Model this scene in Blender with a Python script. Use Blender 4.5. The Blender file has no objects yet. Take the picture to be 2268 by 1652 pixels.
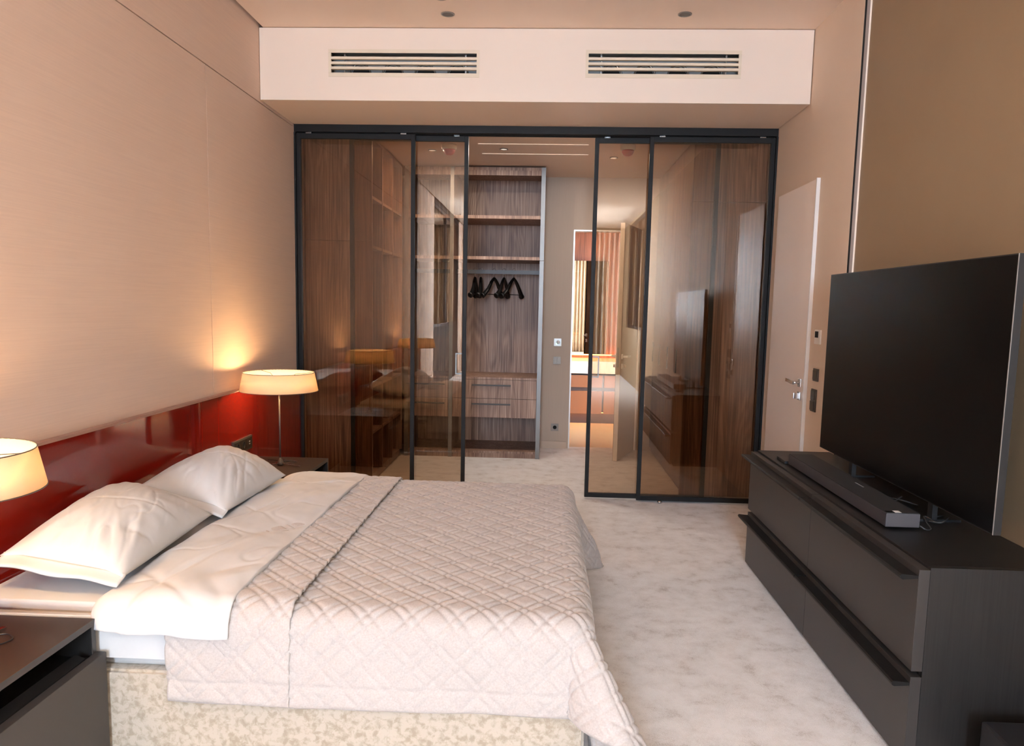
import bpy, bmesh, math, random
import numpy as np
from mathutils import Vector, Matrix
random.seed(4)
S = bpy.context.scene
COL = S.collection

# ------------------------------------------------------------------ camera
cam = bpy.data.cameras.new('camera')
co = bpy.data.objects.new('camera', cam); COL.objects.link(co)
YAW, PIT, ROL = 0.0429, 0.1148, -0.02
fw = Vector((-math.sin(YAW)*math.cos(PIT), math.cos(YAW)*math.cos(PIT), -math.sin(PIT)))
rt = Vector((math.cos(YAW), math.sin(YAW), 0)); dn = fw.cross(rt)
r2 = math.cos(ROL)*rt + math.sin(ROL)*dn; d2 = -math.sin(ROL)*rt + math.cos(ROL)*dn
m = Matrix((r2, -d2, -fw)).transposed().to_4x4(); m.translation = (0, 0, 1.48)
co.matrix_world = m
cam.sensor_fit = 'HORIZONTAL'; cam.sensor_width = 36
cam.lens = 1670.82/2268*36
cam.shift_x = (1134-1136.49)/2268; cam.shift_y = (872.14-826)/2268
cam.clip_start = .02; cam.clip_end = 200
S.camera = co

# ------------------------------------------------------------------ sky, exposure
w = bpy.data.worlds.new('sky'); S.world = w; w.use_nodes = True
bg = w.node_tree.nodes['Background']
bg.inputs['Color'].default_value = (0.80, 1.0, 1.27, 1); bg.inputs['Strength'].default_value = 18.0
S.view_settings.view_transform = 'Standard'; S.view_settings.look = 'None'
S.view_settings.gamma = 1; S.view_settings.use_curve_mapping = False
S.view_settings.exposure = 2.42
cy = S.cycles
cy.use_denoising = True
cy.max_bounces = 14; cy.diffuse_bounces = 8; cy.glossy_bounces = 6; cy.transparent_max_bounces = 24; cy.transmission_bounces = 8
cy.caustics_reflective = False; cy.caustics_refractive = False; cy.sample_clamp_indirect = 6

# ------------------------------------------------------------------ room measures (metres)
XL, XR, XT = -1.923, 1.645, 1.678        # left wall, right wall by the door, television wall
YW = -5.60                               # window wall behind the camera
YB, YP, YK = 5.068, 5.727, 7.904         # bulkhead face, glass partition, dressing room rear wall
ZT, ZC = 2.80, 3.2555                    # soffit, ceiling
WX0, WX1, WZ0, WZ1 = -.66, .26, 1.10, 3.20
LW0, LW1 = -4.70, -1.15                   # side window, left wall
RW0, RW1 = -4.60, -1.90                  # added fill window, right wall, out of view

# daylight portals in the window openings (they guide the sky's light through the windows)
def portal(loc, rot, sx):
    pl = bpy.data.lights.new('window_daylight', 'AREA'); pl.shape = 'RECTANGLE'
    pl.size = sx; pl.size_y = WZ1-WZ0; pl.cycles.is_portal = True
    po = bpy.data.objects.new('window_daylight', pl); COL.objects.link(po); po.location = loc; po.rotation_euler = rot
h90 = math.pi/2
portal(((WX0+WX1)/2, YW-.13, (WZ0+WZ1)/2), (h90, 0, 0), WX1-WX0)
portal((XL-.14, (LW0+LW1)/2, (WZ0+WZ1)/2), (h90, 0, -h90), LW1-LW0)
portal((XT+.13, (RW0+RW1)/2, (WZ0+WZ1)/2), (h90, 0, h90), RW1-RW0)

# ------------------------------------------------------------------ materials
def mat(name):
    mm = bpy.data.materials.new(name); mm.use_nodes = True
    nt = mm.node_tree; return mm, nt, nt.nodes['Principled BSDF']
def N(nt, t, **kw):
    n = nt.nodes.new(t)
    for k, v in kw.items():
        if k.startswith('i_'): n.inputs[k[2:].replace('_', ' ')].default_value = v
        else: setattr(n, k, v)
    return n
def coords(nt, scale=(1, 1, 1), rot=(0, 0, 0)):
    tc = N(nt, 'ShaderNodeTexCoord'); mp = N(nt, 'ShaderNodeMapping')
    mp.inputs['Scale'].default_value = scale; mp.inputs['Rotation'].default_value = rot
    nt.links.new(tc.outputs['Object'], mp.inputs['Vector']); return mp.outputs['Vector']
def noise(nt, vec, scale, detail=3, rough=.5, dist=0):
    n = N(nt, 'ShaderNodeTexNoise'); n.inputs['Scale'].default_value = scale
    n.inputs['Detail'].default_value = detail; n.inputs['Roughness'].default_value = rough
    n.inputs['Distortion'].default_value = dist
    nt.links.new(vec, n.inputs['Vector']); return n.outputs['Fac']
def ramp(nt, fac, stops):
    r = N(nt, 'ShaderNodeValToRGB'); e = r.color_ramp.elements
    while len(e) < len(stops): e.new(.5)
    for i, (p, c) in enumerate(stops):
        e[i].position = p; e[i].color = (*c, 1)
    nt.links.new(fac, r.inputs['Fac']); return r.outputs['Color']
def bump(nt, b, h, strength, dist=.002):
    n = N(nt, 'ShaderNodeBump'); n.inputs['Strength'].default_value = strength
    n.inputs['Distance'].default_value = dist
    nt.links.new(h, n.inputs['Height']); nt.links.new(n.outputs['Normal'], b.inputs['Normal'])
def plain(name, col, rough=.5, metal=0, spec=.5, coat=0, coatr=.03):
    mm, nt, b = mat(name)
    b.inputs['Base Color'].default_value = (*col, 1); b.inputs['Roughness'].default_value = rough
    b.inputs['Metallic'].default_value = metal; b.inputs['Specular IOR Level'].default_value = spec
    b.inputs['Coat Weight'].default_value = coat; b.inputs['Coat Roughness'].default_value = coatr
    return mm
def mottled(name, c1, c2, scale, rough=.6, stretch=(1, 1, 1), lo=.35, hi=.65, bs=0, bscale=200, bstr=(1, 1, 1), detail=4, dist=0, bd=.002, sheen=0):
    mm, nt, b = mat(name)
    f = noise(nt, coords(nt, stretch), scale, detail, .55, dist)
    nt.links.new(ramp(nt, f, [(lo, c1), (hi, c2)]), b.inputs['Base Color'])
    b.inputs['Roughness'].default_value = rough
    if sheen:
        b.inputs['Sheen Weight'].default_value = sheen; b.inputs['Sheen Roughness'].default_value = .4
    if bs: bump(nt, b, noise(nt, coords(nt, bstr), bscale, 2), bs, bd)
    return mm
def wood(name, dark, mid, light, rough=.45, sx=1.0):
    mm, nt, b = mat(name)
    v = coords(nt, (sx*3.2, sx*3.2, .32)); n1 = noise(nt, v, 1.0, 3, .5, .4)
    mu = N(nt, 'ShaderNodeMath', operation='MULTIPLY'); mu.inputs[1].default_value = 120
    nt.links.new(n1, mu.inputs[0])
    si = N(nt, 'ShaderNodeMath', operation='SINE'); nt.links.new(mu.outputs[0], si.inputs[0])
    v2 = coords(nt, (sx*110, sx*110, 1.6)); n2 = noise(nt, v2, 1.0, 4, .6)
    v3 = coords(nt, (sx*9, sx*9, .5)); n3 = noise(nt, v3, 1.0, 2)
    a1 = N(nt, 'ShaderNodeMath', operation='MULTIPLY_ADD'); a1.inputs[1].default_value = .06
    nt.links.new(si.outputs[0], a1.inputs[0]); nt.links.new(n2, a1.inputs[2])
    a2 = N(nt, 'ShaderNodeMath', operation='MULTIPLY_ADD'); a2.inputs[1].default_value = .35
    nt.links.new(n3, a2.inputs[0]); nt.links.new(a1.outputs[0], a2.inputs[2])
    nt.links.new(ramp(nt, a2.outputs[0], [(.46, dark), (.66, mid), (.88, light)]), b.inputs['Base Color'])
    b.inputs['Roughness'].default_value = rough
    bump(nt, b, n2, .12, .001)
    return mm
M = {}
M['wall'] = mottled('beige_textile_wall', (.69, .52, .42), (.725, .55, .44), 3, .8, (1, 1, 60), bs=.25, bscale=14, bstr=(8, 8, 90), bd=.001)
M['wallr'] = mottled('beige_satin_wall', (.71, .57, .45), (.725, .585, .46), 2, .6)
M['tvwall'] = mottled('brown_satin_wall', (.29, .20, .115), (.30, .21, .122), 2, .55)
M['ceil'] = mottled('beige_ceiling_paint', (.80, .64, .52), (.81, .65, .53), 2, .5)
M['bulk'] = mottled('pale_bulkhead_paint', (.79, .68, .58), (.80, .69, .59), 2, .55)
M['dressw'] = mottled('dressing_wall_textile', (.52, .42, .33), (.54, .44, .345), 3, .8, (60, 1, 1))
M['profile'] = plain('bronze_corner_profile', (.30, .225, .185), .5)
M['gap'] = plain('shadow_gap', (.012, .009, .007), .9)
M['carpet'] = None
M['walnut'] = wood('walnut_veneer', (.115, .058, .038), (.24, .13, .086), (.40, .245, .17), .38)
M['walnutl'] = wood('walnut_veneer_inside', (.13, .07, .048), (.255, .15, .106), (.42, .285, .215), .5)
M['oak'] = None
M['frame'] = plain('black_anodised_aluminium', (.009, .0085, .0082), .5, 0, .2)
M['frameg'] = plain('graphite_edge_aluminium', (.20, .195, .19), .4, .5)
M['alu'] = plain('white_aluminium', (.80, .79, .77), .3, .3)
M['chrome'] = plain('chrome', (.72, .73, .74), .18, 1)
M['red'] = plain('red_lacquered_glass', (.205, .0085, .004), .05, 0, .5, .6, .01)
M['redl'] = plain('headboard_top_ledge', (.40, .23, .18), .4)
M['tv'] = plain('tv_screen_glass', (.003, .003, .003), .36, 0, .14)
M['tvedge'] = plain('tv_steel_edge', (.022, .0205, .0195), .5, .2)
M['tvline'] = plain('tv_bright_chamfer', (.45, .44, .43), .3, .6)
M['black'] = plain('black_plastic', (.012, .012, .013), .4)
M['blackm'] = plain('black_matt', (.006, .006, .006), .8)
M['hanger'] = plain('black_lacquered_hanger', (.003, .003, .003), .3)
M['bar'] = plain('soundbar_metal', (.075, .07, .08), .4, .55)
M['barend'] = plain('soundbar_end_metal', (.115, .11, .118), .4, .4)
M['bartop'] = plain('soundbar_top_mesh', (.016, .016, .017), .55)
M['sticker'] = plain('white_sticker', (.8, .8, .78), .5)
M['print'] = plain('silver_print', (.45, .45, .45), .4)
M['switch'] = plain('bronze_grey_plastic', (.095, .08, .068), .4, .3)
M['switchl'] = plain('grey_switch', (.27, .235, .20), .4, .25)
M['switchs'] = plain('silver_switch', (.55, .56, .54), .35, .3)
M['socket'] = plain('dark_bronze_socket', (.028, .02, .014), .35, .2)
M['plast'] = plain('white_plastic', (.82, .79, .74), .35)
M['lcd'] = plain('dark_display', (.01, .01, .012), .08)
M['detw'] = plain('detector_white', (.75, .68, .58), .5)
M['detr'] = plain('detector_red', (.50, .045, .03), .4)
M['cream'] = plain('vent_cream', (.72, .63, .49), .5)
M['duct'] = plain('dark_duct', (.30, .32, .32), .4, .5)
M['hose'] = plain('silver_hose', (.35, .36, .36), .25, .9)
M['door'] = mottled('door_satin_beige', (.86, .75, .67), (.87, .76, .68), 2, .33)
M['doorb'] = plain('door_brown_back', (.13, .06, .03), .25)
M['doorl'] = plain('door_cream', (.74, .64, .54), .35)
M['base'] = plain('baseboard_paint', (.60, .48, .37), .5)
M['orange'] = plain('terracotta_lacquer', (.25, .085, .03), .3)
M['bathw'] = wood('bathroom_panel', (.16, .045, .016), (.26, .075, .028), (.33, .10, .04), .4)
M['counter'] = plain('cream_counter_stone', (.72, .55, .40), .25)
M['kick'] = plain('dark_kick_board', (.05, .025, .018), .5)
M['mirror'] = plain('mirror_silver', (.86, .86, .85), .01, 1)
M['curtain'] = mottled('beige_curtain', (.55, .45, .34), (.6, .5, .38), 4, .8)
M['seatf'] = plain('cream_upholstery', (.62, .56, .46), .8)
M['sheet'] = None

mm, nt, b = mat('cut_pile_carpet')
f = noise(nt, coords(nt, (4.0, 4.2, 1)), 2.1, 8, .68, .1)
f2 = noise(nt, coords(nt, (1, 1, 1)), 280, 2)
mx = N(nt, 'ShaderNodeMath', operation='MULTIPLY_ADD'); mx.inputs[1].default_value = .34
nt.links.new(f2, mx.inputs[0]); nt.links.new(f, mx.inputs[2])
nt.links.new(ramp(nt, mx.outputs[0], [(.46, (.56, .515, .475)), (.60, (.79, .77, .75)), (.78, (.88, .87, .86))]), b.inputs['Base Color'])
b.inputs['Roughness'].default_value = .95; b.inputs['Sheen Weight'].default_value = .25
bump(nt, b, noise(nt, coords(nt), 300, 3), .7, .006); M['carpet'] = mm

mm, nt, b = mat('black_oak_veneer')
n1 = noise(nt, coords(nt, (150, 150, 3)), 1, 4, .6)
nt.links.new(ramp(nt, n1, [(.35, (.0085, .0075, .007)), (.72, (.0165, .0148, .0138))]), b.inputs['Base Color'])
b.inputs['Roughness'].default_value = .42; b.inputs['Specular IOR Level'].default_value = .55
bump(nt, b, n1, .22, .0008); M['oak'] = mm
M['oakh'] = plain('black_oak_horizontal', (.009, .008, .0075), .40, 0, .45)
M['oakg'] = plain('taupe_oak_front', (.052, .044, .040), .42, 0, .5)
M['oakt'] = plain('brown_oak_top', (.026, .0145, .011), .38, 0, .5)

def fabric(name, c1, c2, sc, weave, rough=.85, sheen=.2, bs=.3, bd=.001, lo=.35, hi=.65, dist=.5, stretch=(1, 1, 1)):
    mm, nt, b = mat(name)
    f = noise(nt, coords(nt, stretch), sc, 5, .6, dist)
    nt.links.new(ramp(nt, f, [(lo, c1), (hi, c2)]), b.inputs['Base Color'])
    b.inputs['Roughness'].default_value = rough
    b.inputs['Sheen Weight'].default_value = sheen; b.inputs['Sheen Roughness'].default_value = .45
    bump(nt, b, noise(nt, coords(nt), weave, 2), bs, bd); return mm
M['sheet'] = fabric('white_cotton', (.60, .61, .615), (.63, .64, .645), 3, 26, bs=.10, bd=.006, sheen=.1)
M['velvet'] = fabric('crushed_velvet', (.355, .30, .225), (.485, .435, .36), 48, 260, .75, .5, .25, .002, .38, .55, .35)
M['quilt'] = fabric('quilted_linen', (.435, .395, .37), (.53, .498, .478), 170, 900, .85, .25, .35, .0012, .28, .68, .4)

# bronze glass: part mirror, part tinted see-through
def glass_mat(name, tint, refl):
    mm = bpy.data.materials.new(name); mm.use_nodes = True; nt = mm.node_tree; nt.nodes.clear()
    out = N(nt, 'ShaderNodeOutputMaterial'); tr = N(nt, 'ShaderNodeBsdfTransparent'); gl = N(nt, 'ShaderNodeBsdfGlossy')
    tr.inputs['Color'].default_value = (*tint, 1); gl.inputs['Roughness'].default_value = 0.0
    gl.inputs['Color'].default_value = (.95, .88, .80, 1)
    fr = N(nt, 'ShaderNodeFresnel'); fr.inputs['IOR'].default_value = 1.5
    ad = N(nt, 'ShaderNodeMath', operation='ADD'); ad.inputs[1].default_value = refl
    nt.links.new(fr.outputs[0], ad.inputs[0])
    mi = N(nt, 'ShaderNodeMixShader'); nt.links.new(ad.outputs[0], mi.inputs[0])
    nt.links.new(tr.outputs[0], mi.inputs[1]); nt.links.new(gl.outputs[0], mi.inputs[2])
    nt.links.new(mi.outputs[0], out.inputs[0]); return mm
M['glass'] = glass_mat('bronze_glass', (.83, .745, .655), .030)
M['pane'] = glass_mat('window_glass', (.98, .98, .98), .0)

# lamp shade: thin cloth that lets the bulb shine through
mm = bpy.data.materials.new('lamp_shade_cloth'); mm.use_nodes = True; nt = mm.node_tree; nt.nodes.clear()
out = N(nt, 'ShaderNodeOutputMaterial'); di = N(nt, 'ShaderNodeBsdfDiffuse'); tl = N(nt, 'ShaderNodeBsdfTranslucent'); mi = N(nt, 'ShaderNodeMixShader')
di.inputs['Color'].default_value = (.80, .72, .60, 1); tl.inputs['Color'].default_value = (.86, .72, .52, 1); mi.inputs[0].default_value = .5
nt.links.new(di.outputs[0], mi.inputs[1]); nt.links.new(tl.outputs[0], mi.inputs[2]); nt.links.new(mi.outputs[0], out.inputs[0]); M['shade'] = mm
def emis(name, col, st):
    mm, nt, b = mat(name); b.inputs['Base Color'].default_value = (*col, 1)
    b.inputs['Emission Color'].default_value = (*col, 1); b.inputs['Emission Strength'].default_value = st; return mm
M['led'] = emis('warm_led_strip', (1, .46, .11), 3.0)
M['lens'] = emis('fill_downlight_lens', (1, .88, .76), .14)
DL = 2.3  # energy of the fill downlights added in the dressing room
M['slot'] = emis('ceiling_light_slot', (1, .86, .70), .08)
M['green'] = emis('green_indicator', (.2, 1, .35), 1.5)

# ------------------------------------------------------------------ builders
def worldloc(o):
    v = Vector(o.location)
    while o.parent: o = o.parent; v = v + o.location
    return v
def obj(name, bm, material, parent=None, smooth=False, bevel=0, world=True):
    """link a bmesh (given in world coordinates, or local when world=False) as one mesh object"""
    if bevel:
        bmesh.ops.bevel(bm, geom=list(bm.edges), offset=bevel, segments=2, affect='EDGES', profile=.6, clamp_overlap=True)
    bmesh.ops.recalc_face_normals(bm, faces=list(bm.faces))
    if parent is None:
        vs = [v.co for v in bm.verts]
        o3 = Vector(((min(v.x for v in vs)+max(v.x for v in vs))/2, (min(v.y for v in vs)+max(v.y for v in vs))/2, min(v.z for v in vs)))
    else:
        o3 = worldloc(parent) if world else Vector((0, 0, 0))
    bmesh.ops.translate(bm, verts=list(bm.verts), vec=-o3)
    me = bpy.data.meshes.new(name); bm.to_mesh(me); bm.free()
    if isinstance(material, str): material = M[material]
    me.materials.append(material)
    if smooth:
        for p in me.polygons: p.use_smooth = (smooth != 'bevel' or p.area < .2)
    o = bpy.data.objects.new(name, me); COL.objects.link(o)
    if parent is None: o.location = o3
    else: o.parent = parent
    return o
def tag(o, label=None, cat=None, group=None, kind=None):
    if label: o['label'] = label
    if cat: o['category'] = cat
    if group: o['group'] = group
    if kind: o['kind'] = kind
    return o
def thing(name, loc, label, cat, group=None, kind=None, rz=0):
    o = bpy.data.objects.new(name, None); COL.objects.link(o); o.location = loc; o.rotation_euler = (0, 0, rz)
    o.empty_display_size = .1
    return tag(o, label, cat, group, kind)
def copy_tree(o, parent=None):
    c = o.copy(); COL.objects.link(c); c.parent = parent
    for ch in list(o.children): copy_tree(ch, c)
    return c
def box(x0, x1, y0, y1, z0, z1, bm=None):
    bm = bm or bmesh.new()
    v = [bm.verts.new((x, y, z)) for x in (x0, x1) for y in (y0, y1) for z in (z0, z1)]
    for q in ((0, 1, 3, 2), (4, 6, 7, 5), (0, 4, 5, 1), (2, 3, 7, 6), (0, 2, 6, 4), (1, 5, 7, 3)):
        bm.faces.new([v[i] for i in q])
    return bm
def bx(name, b6, material, parent=None, bevel=0, smooth=False, world=True):
    return obj(name, box(*b6), material, parent, smooth, bevel, world)
def tube(pts, r, bm=None, n=8, cap=True):
    bm = bm or bmesh.new(); pts = [Vector(p) for p in pts]; rings = []
    up = Vector((0, 0, 1))
    for i, p in enumerate(pts):
        t = (pts[min(i+1, len(pts)-1)]-pts[max(i-1, 0)]).normalized()
        a = t.cross(up)
        if a.length < 1e-3: a = t.cross(Vector((1, 0, 0)))
        a.normalize(); bb = t.cross(a).normalized()
        rr = r[i] if isinstance(r, (list, tuple)) else r
        rings.append([bm.verts.new(p+a*math.cos(2*math.pi*k/n)*rr+bb*math.sin(2*math.pi*k/n)*rr) for k in range(n)])
    for i in range(len(rings)-1):
        for k in range(n):
            bm.faces.new((rings[i][k], rings[i][(k+1) % n], rings[i+1][(k+1) % n], rings[i+1][k]))
    if cap: bm.faces.new(rings[0][::-1]); bm.faces.new(rings[-1])
    return bm
def lathe(c, prof, n=32, bm=None, axis='z', closed=False):
    bm = bm or bmesh.new(); rings = []
    for (r, h) in prof:
        ring = []
        for k in range(n):
            a = 2*math.pi*k/n; p = (r*math.cos(a), r*math.sin(a), h)
            if axis == 'y': p = (p[0], p[2], p[1])
            if axis == 'x': p = (p[2], p[0], p[1])
            ring.append(bm.verts.new((c[0]+p[0], c[1]+p[1], c[2]+p[2])))
        rings.append(ring)
    rng = range(len(rings)) if closed else range(len(rings)-1)
    for i in rng:
        j = (i+1) % len(rings)
        for k in range(n): bm.faces.new((rings[i][k], rings[i][(k+1) % n], rings[j][(k+1) % n], rings[j][k]))
    if not closed:
        if prof[0][0] > 1e-6: bm.faces.new(rings[0][::-1])
        if prof[-1][0] > 1e-6: bm.faces.new(rings[-1])
    return bm
def spline(pts, n=10):
    pts = [Vector(p) for p in pts]; out = []
    for i in range(len(pts)-1):
        p0, p1, p2, p3 = pts[max(i-1, 0)], pts[i], pts[i+1], pts[min(i+2, len(pts)-1)]
        for k in range(n):
            t = k/n
            out.append(.5*((2*p1)+(p2-p0)*t+(2*p0-5*p1+4*p2-p3)*t*t+(3*p1-p0-3*p2+p3)*t**3))
    return out+[pts[-1]]
def gridmesh(name, P, material, parent=None, solid=0, offset=-1):
    """P: (n,m,3) array of world points -> smooth mesh"""
    n, mm_ = P.shape[:2]
    o3 = np.array(worldloc(parent)) if parent else np.array([(P[..., 0].min()+P[..., 0].max())/2, (P[..., 1].min()+P[..., 1].max())/2, P[..., 2].min()])
    V = (P-o3).reshape(-1, 3)
    idx = np.arange(n*mm_).reshape(n, mm_)
    F = np.stack([idx[:-1, :-1], idx[1:, :-1], idx[1:, 1:], idx[:-1, 1:]], -1).reshape(-1, 4)
    me = bpy.data.meshes.new(name); me.from_pydata(V.tolist(), [], F.tolist()); me.update()
    me.polygons.foreach_set('use_smooth', [True]*len(me.polygons)); me.materials.append(M[material])
    o = bpy.data.objects.new(name, me); COL.objects.link(o)
    if parent: o.parent = parent
    else: o.location = o3.tolist()
    if solid:
        md = o.modifiers.new('thickness', 'SOLIDIFY'); md.thickness = solid; md.offset = offset
    return o
def normals(P):
    a = np.gradient(P, axis=0); b = np.gradient(P, axis=1); n = np.cross(a, b)
    return n/(np.linalg.norm(n, axis=-1, keepdims=True)+1e-9)
def vnoise(x, y, seed=0):
    """smooth value noise, numpy"""
    xi = np.floor(x).astype(int); yi = np.floor(y).astype(int); xf = x-xi; yf = y-yi
    def h(a, b):
        v = np.sin(a*127.1+b*311.7+seed*74.7)*43758.5453; return v-np.floor(v)
    u = xf*xf*(3-2*xf); v = yf*yf*(3-2*yf)
    return (h(xi, yi)*(1-u)+h(xi+1, yi)*u)*(1-v)+(h(xi, yi+1)*(1-u)+h(xi+1, yi+1)*u)*v-.5

# ================================================================== THE ROOM
T = .12
tag(bx('floor', (XL-T, XT+T, YW-T, YK+.1, -.06, 0), 'carpet'), 'pale beige cut-pile carpet across bedroom and dressing room', kind='structure')

# left wall: backing plus three textile panels with fine grooves
bm = box(XL-T, XL-.012, YW-T, LW0, 0, ZC+.2); box(XL-T, XL-.012, LW1, YK+.1, 0, ZC+.2, bm)
box(XL-T, XL-.012, LW0, LW1, 0, WZ0, bm); box(XL-T, XL-.012, LW0, LW1, WZ1, ZC+.2, bm)
wl = tag(obj('wall_left', bm, 'gap'), 'beige textile panel wall behind the bed', kind='structure')
g = .0032
bx('panel', (XL-.012, XL, LW1, 4.27-g, 0, ZT-.02-g), 'wall', wl)
bx('panel', (XL-.012, XL, YW, LW0, 0, ZC+.15), 'wall', wl)
bx('panel', (XL-.012, XL, 4.27+g, YP-.003, 0, ZT-.02-g), 'wall', wl)
bx('panel', (XL-.012, XL, LW1, YP-.003, ZT-.02+g, ZC+.15), 'wall', wl)
bx('panel', (XL-.012, XL, YP+.003, YK, 0, ZT), 'wall', wl)

# right wall: by the door, with opening; the television wall is set back
DY0, DY1, DZ = 4.803, 5.581, 2.297
YS = 4.296
bm = box(XR, XR+T+.06, YS, DY0-.004, 0, ZC+.2)
box(XR, XR+T+.06, DY1+.004, YK+.1, 0, ZC+.2, bm); box(XR, XR+T+.06, DY0-.004, DY1+.004, DZ+.004, ZC+.2, bm)
box(XR+.07, XR+T+.06, DY0-.004, DY1+.004, 0, DZ+.004, bm)
wr = tag(obj('wall_right', bm, 'wallr'), 'beige satin wall around the flush door', kind='structure')
bx('corner_profile', (XR+.0005, XR+.007, YS-.012, YS-.001, 0, ZC), 'gap', wr)
bx('corner_profile', (XR+.007, XR+.024, YS-.012, YS-.001, 0, ZC), 'profile', wr)
bm = box(XT, XT+T, YW-T, RW0, 0, ZC+.2); box(XT, XT+T, RW1, YS-.013, 0, ZC+.2, bm)
box(XT, XT+T, RW0, RW1, 0, WZ0, bm); box(XT, XT+T, RW0, RW1, WZ1, ZC+.2, bm)
tag(obj('wall_right', bm, 'tvwall'), 'darker brown wall behind the television', kind='structure')

# ceiling with a shadow gap along the left wall
tag(bx('ceiling', (XL+.028, XT, YW-T, YB+.1, ZC, ZC+.03), 'ceil'), 'smooth beige bedroom ceiling', kind='structure')
tag(bx('ceiling', (XL-T, XR+T+.06, YW-T, YK+.1, ZC+.16, ZC+.2), 'gap'), 'dark slab above the ceiling shadow gap', kind='structure')
tag(bx('ceiling', (XL, XR, YP+.12, YK+.05, ZT, ZT+.05), 'ceil'), 'lower beige ceiling of the dressing room', kind='structure')

# bulkhead with two vent openings
V1 = (-1.448, -.494, 2.971, 3.103); V2 = (.222, 1.178, 2.975, 3.107)
bm = bmesh.new(); y0, y1 = YB, YB+.02; x0, x1 = XL+.004, XR-.006
zb = ZT; zt = ZC-.004
box(x0, V1[0], y0, y1, zb, zt, bm); box(V1[1], V2[0], y0, y1, zb, zt, bm); box(V2[1], x1, y0, y1, zb, zt, bm)
for Vv in (V1, V2):
    box(Vv[0], Vv[1], y0, y1, zb, Vv[2], bm); box(Vv[0], Vv[1], y0, y1, Vv[3], zt, bm)
bk = tag(obj('trim_1', bm, 'bulk'), 'pale boxed bulkhead front with two air vents', kind='structure')
bx('soffit', (XL+.004, XR-.006, YB+.0202, YP+.12, ZT, ZT+.02), 'ceil', bk)

# rear wall of the dressing room with the bathroom doorway
BX0, BX1, BZ = .252, .958, 2.278
bm = box(XL, BX0, YK, YK+.1, 0, ZC+.16); box(BX1, XR, YK, YK+.1, 0, ZC+.16, bm); box(BX0, BX1, YK, YK+.1, BZ, ZC+.16, bm)
tag(obj('wall_back', bm, 'dressw'), 'beige rear wall of the dressing room with bathroom doorway', kind='structure')
tag(bx('baseboard_back', (-.042, BX0-.02, YK-.012, YK, 0, .072), 'base'), 'cream baseboard between wardrobe and bathroom doorway', kind='structure')

# window wall behind the camera
bm = box(XL-T, WX0, YW-T, YW, 0, ZC+.2); box(WX1, XT+T, YW-T, YW, 0, ZC+.2, bm)
box(WX0, WX1, YW-T, YW, 0, WZ0, bm); box(WX0, WX1, YW-T, YW, WZ1, ZC+.2, bm)
tag(obj('wall_front', bm, 'tvwall'), 'wall around the tall bedroom window', kind='structure')
def window(name, label, c, rz, wd):
    t = thing(name, c, label, None, kind='structure', rz=rz)
    H_ = WZ1-WZ0
    for x in (-wd/2+.025, 0, wd/2-.025): bx('window_frame', (x-.025, x+.025, -.03, .03, 0, H_), 'frame', t, world=False)
    for z in (.025, H_-.025): bx('window_frame', (-wd/2+.05, wd/2-.05, -.029, .029, z-.025, z+.025), 'frame', t, world=False)
    for x0, x1 in ((-wd/2+.05, -.025), (.025, wd/2-.05)): bx('pane', (x0, x1, -.003, .003, .05, H_-.05), 'pane', t, world=False)
window('window_1', 'tall window facing the glass partition', ((WX0+WX1)/2, YW-.06, WZ0), 0, WX1-WX0)
window('window_2', 'tall side window on the headboard wall', (XL-.06, (LW0+LW1)/2, WZ0), math.pi/2, LW1-LW0)
window('fill_window', 'unseen side window added on the television wall for fill light', (XT+.06, (RW0+RW1)/2, WZ0), math.pi/2, RW1-RW0)  # opening added here so more daylight reaches the left wall

# ------------------------------------------------------------------ flush door in the right wall
d1 = thing('door_1', (XR, (DY0+DY1)/2, 0), 'flush beige door with chrome lever beside the glass partition', None, kind='structure')
bx('door_leaf', (XR-.018, XR+.05, DY0+.012, DY1-.004, .005, DZ-.003), 'door', d1)
bx('edge_profile', (XR-.022, XR+.02, DY0-.003, DY0+.011, .005, DZ+.002), 'alu', d1)
bx('edge_profile', (XR-.004, XR+.02, DY1-.003, DY1+.0035, .005, DZ+.002), 'alu', d1)
bx('top_gap', (XR-.002, XR+.04, DY0+.012, DY1-.004, DZ-.002, DZ+.0035), 'gap', d1)
def lever(parent, x, y, z, sx, sy, material='chrome', L=.105):
    """square rose, neck and lever; sx = side it stands out to (x), sy = direction the lever points (y)"""
    bx('rose', (min(x, x+sx*.012), max(x, x+sx*.012), y-.026, y+.026, z-.026, z+.026), material, parent, .002)
    h = obj('door_handle', tube([(x+sx*.012, y, z), (x+sx*.055, y, z)], .010), material, parent, True)
    pts = [(x+sx*.052, y-sy*.010, z), (x+sx*.055, y+sy*.03, z+.002), (x+sx*.058, y+sy*.07, z+.008), (x+sx*.062, y+sy*L, z+.010)]
    bmh = bmesh.new()
    for a, bb in zip(pts[:-1], pts[1:]):
        p, q = Vector(a), Vector(bb); tt = (q-p); up = Vector((0, 0, .011)); sd = Vector((.005, 0, 0))
        vs = [bmh.verts.new(c+s1*up+s2*sd) for c in (p, q) for s1 in (-1, 1) for s2 in (-1, 1)]
        for qd in ((0, 1, 3, 2), (4, 6, 7, 5), (0, 4, 5, 1), (2, 3, 7, 6), (0, 2, 6, 4), (1, 5, 7, 3)): bmh.faces.new([vs[i] for i in qd])
    obj('lever', bmh, material, h)
lever(d1, XR-.018, 4.868, 1.035, -1, 1)
bx('lock_rose', (XR-.030, XR-.018, 4.842, 4.894, .925, .977), 'chrome', d1, .002)
bx('thumb_turn', (XR-.062, XR-.030, 4.862, 4.874, .932, .970), 'chrome', d1, .003)

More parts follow.
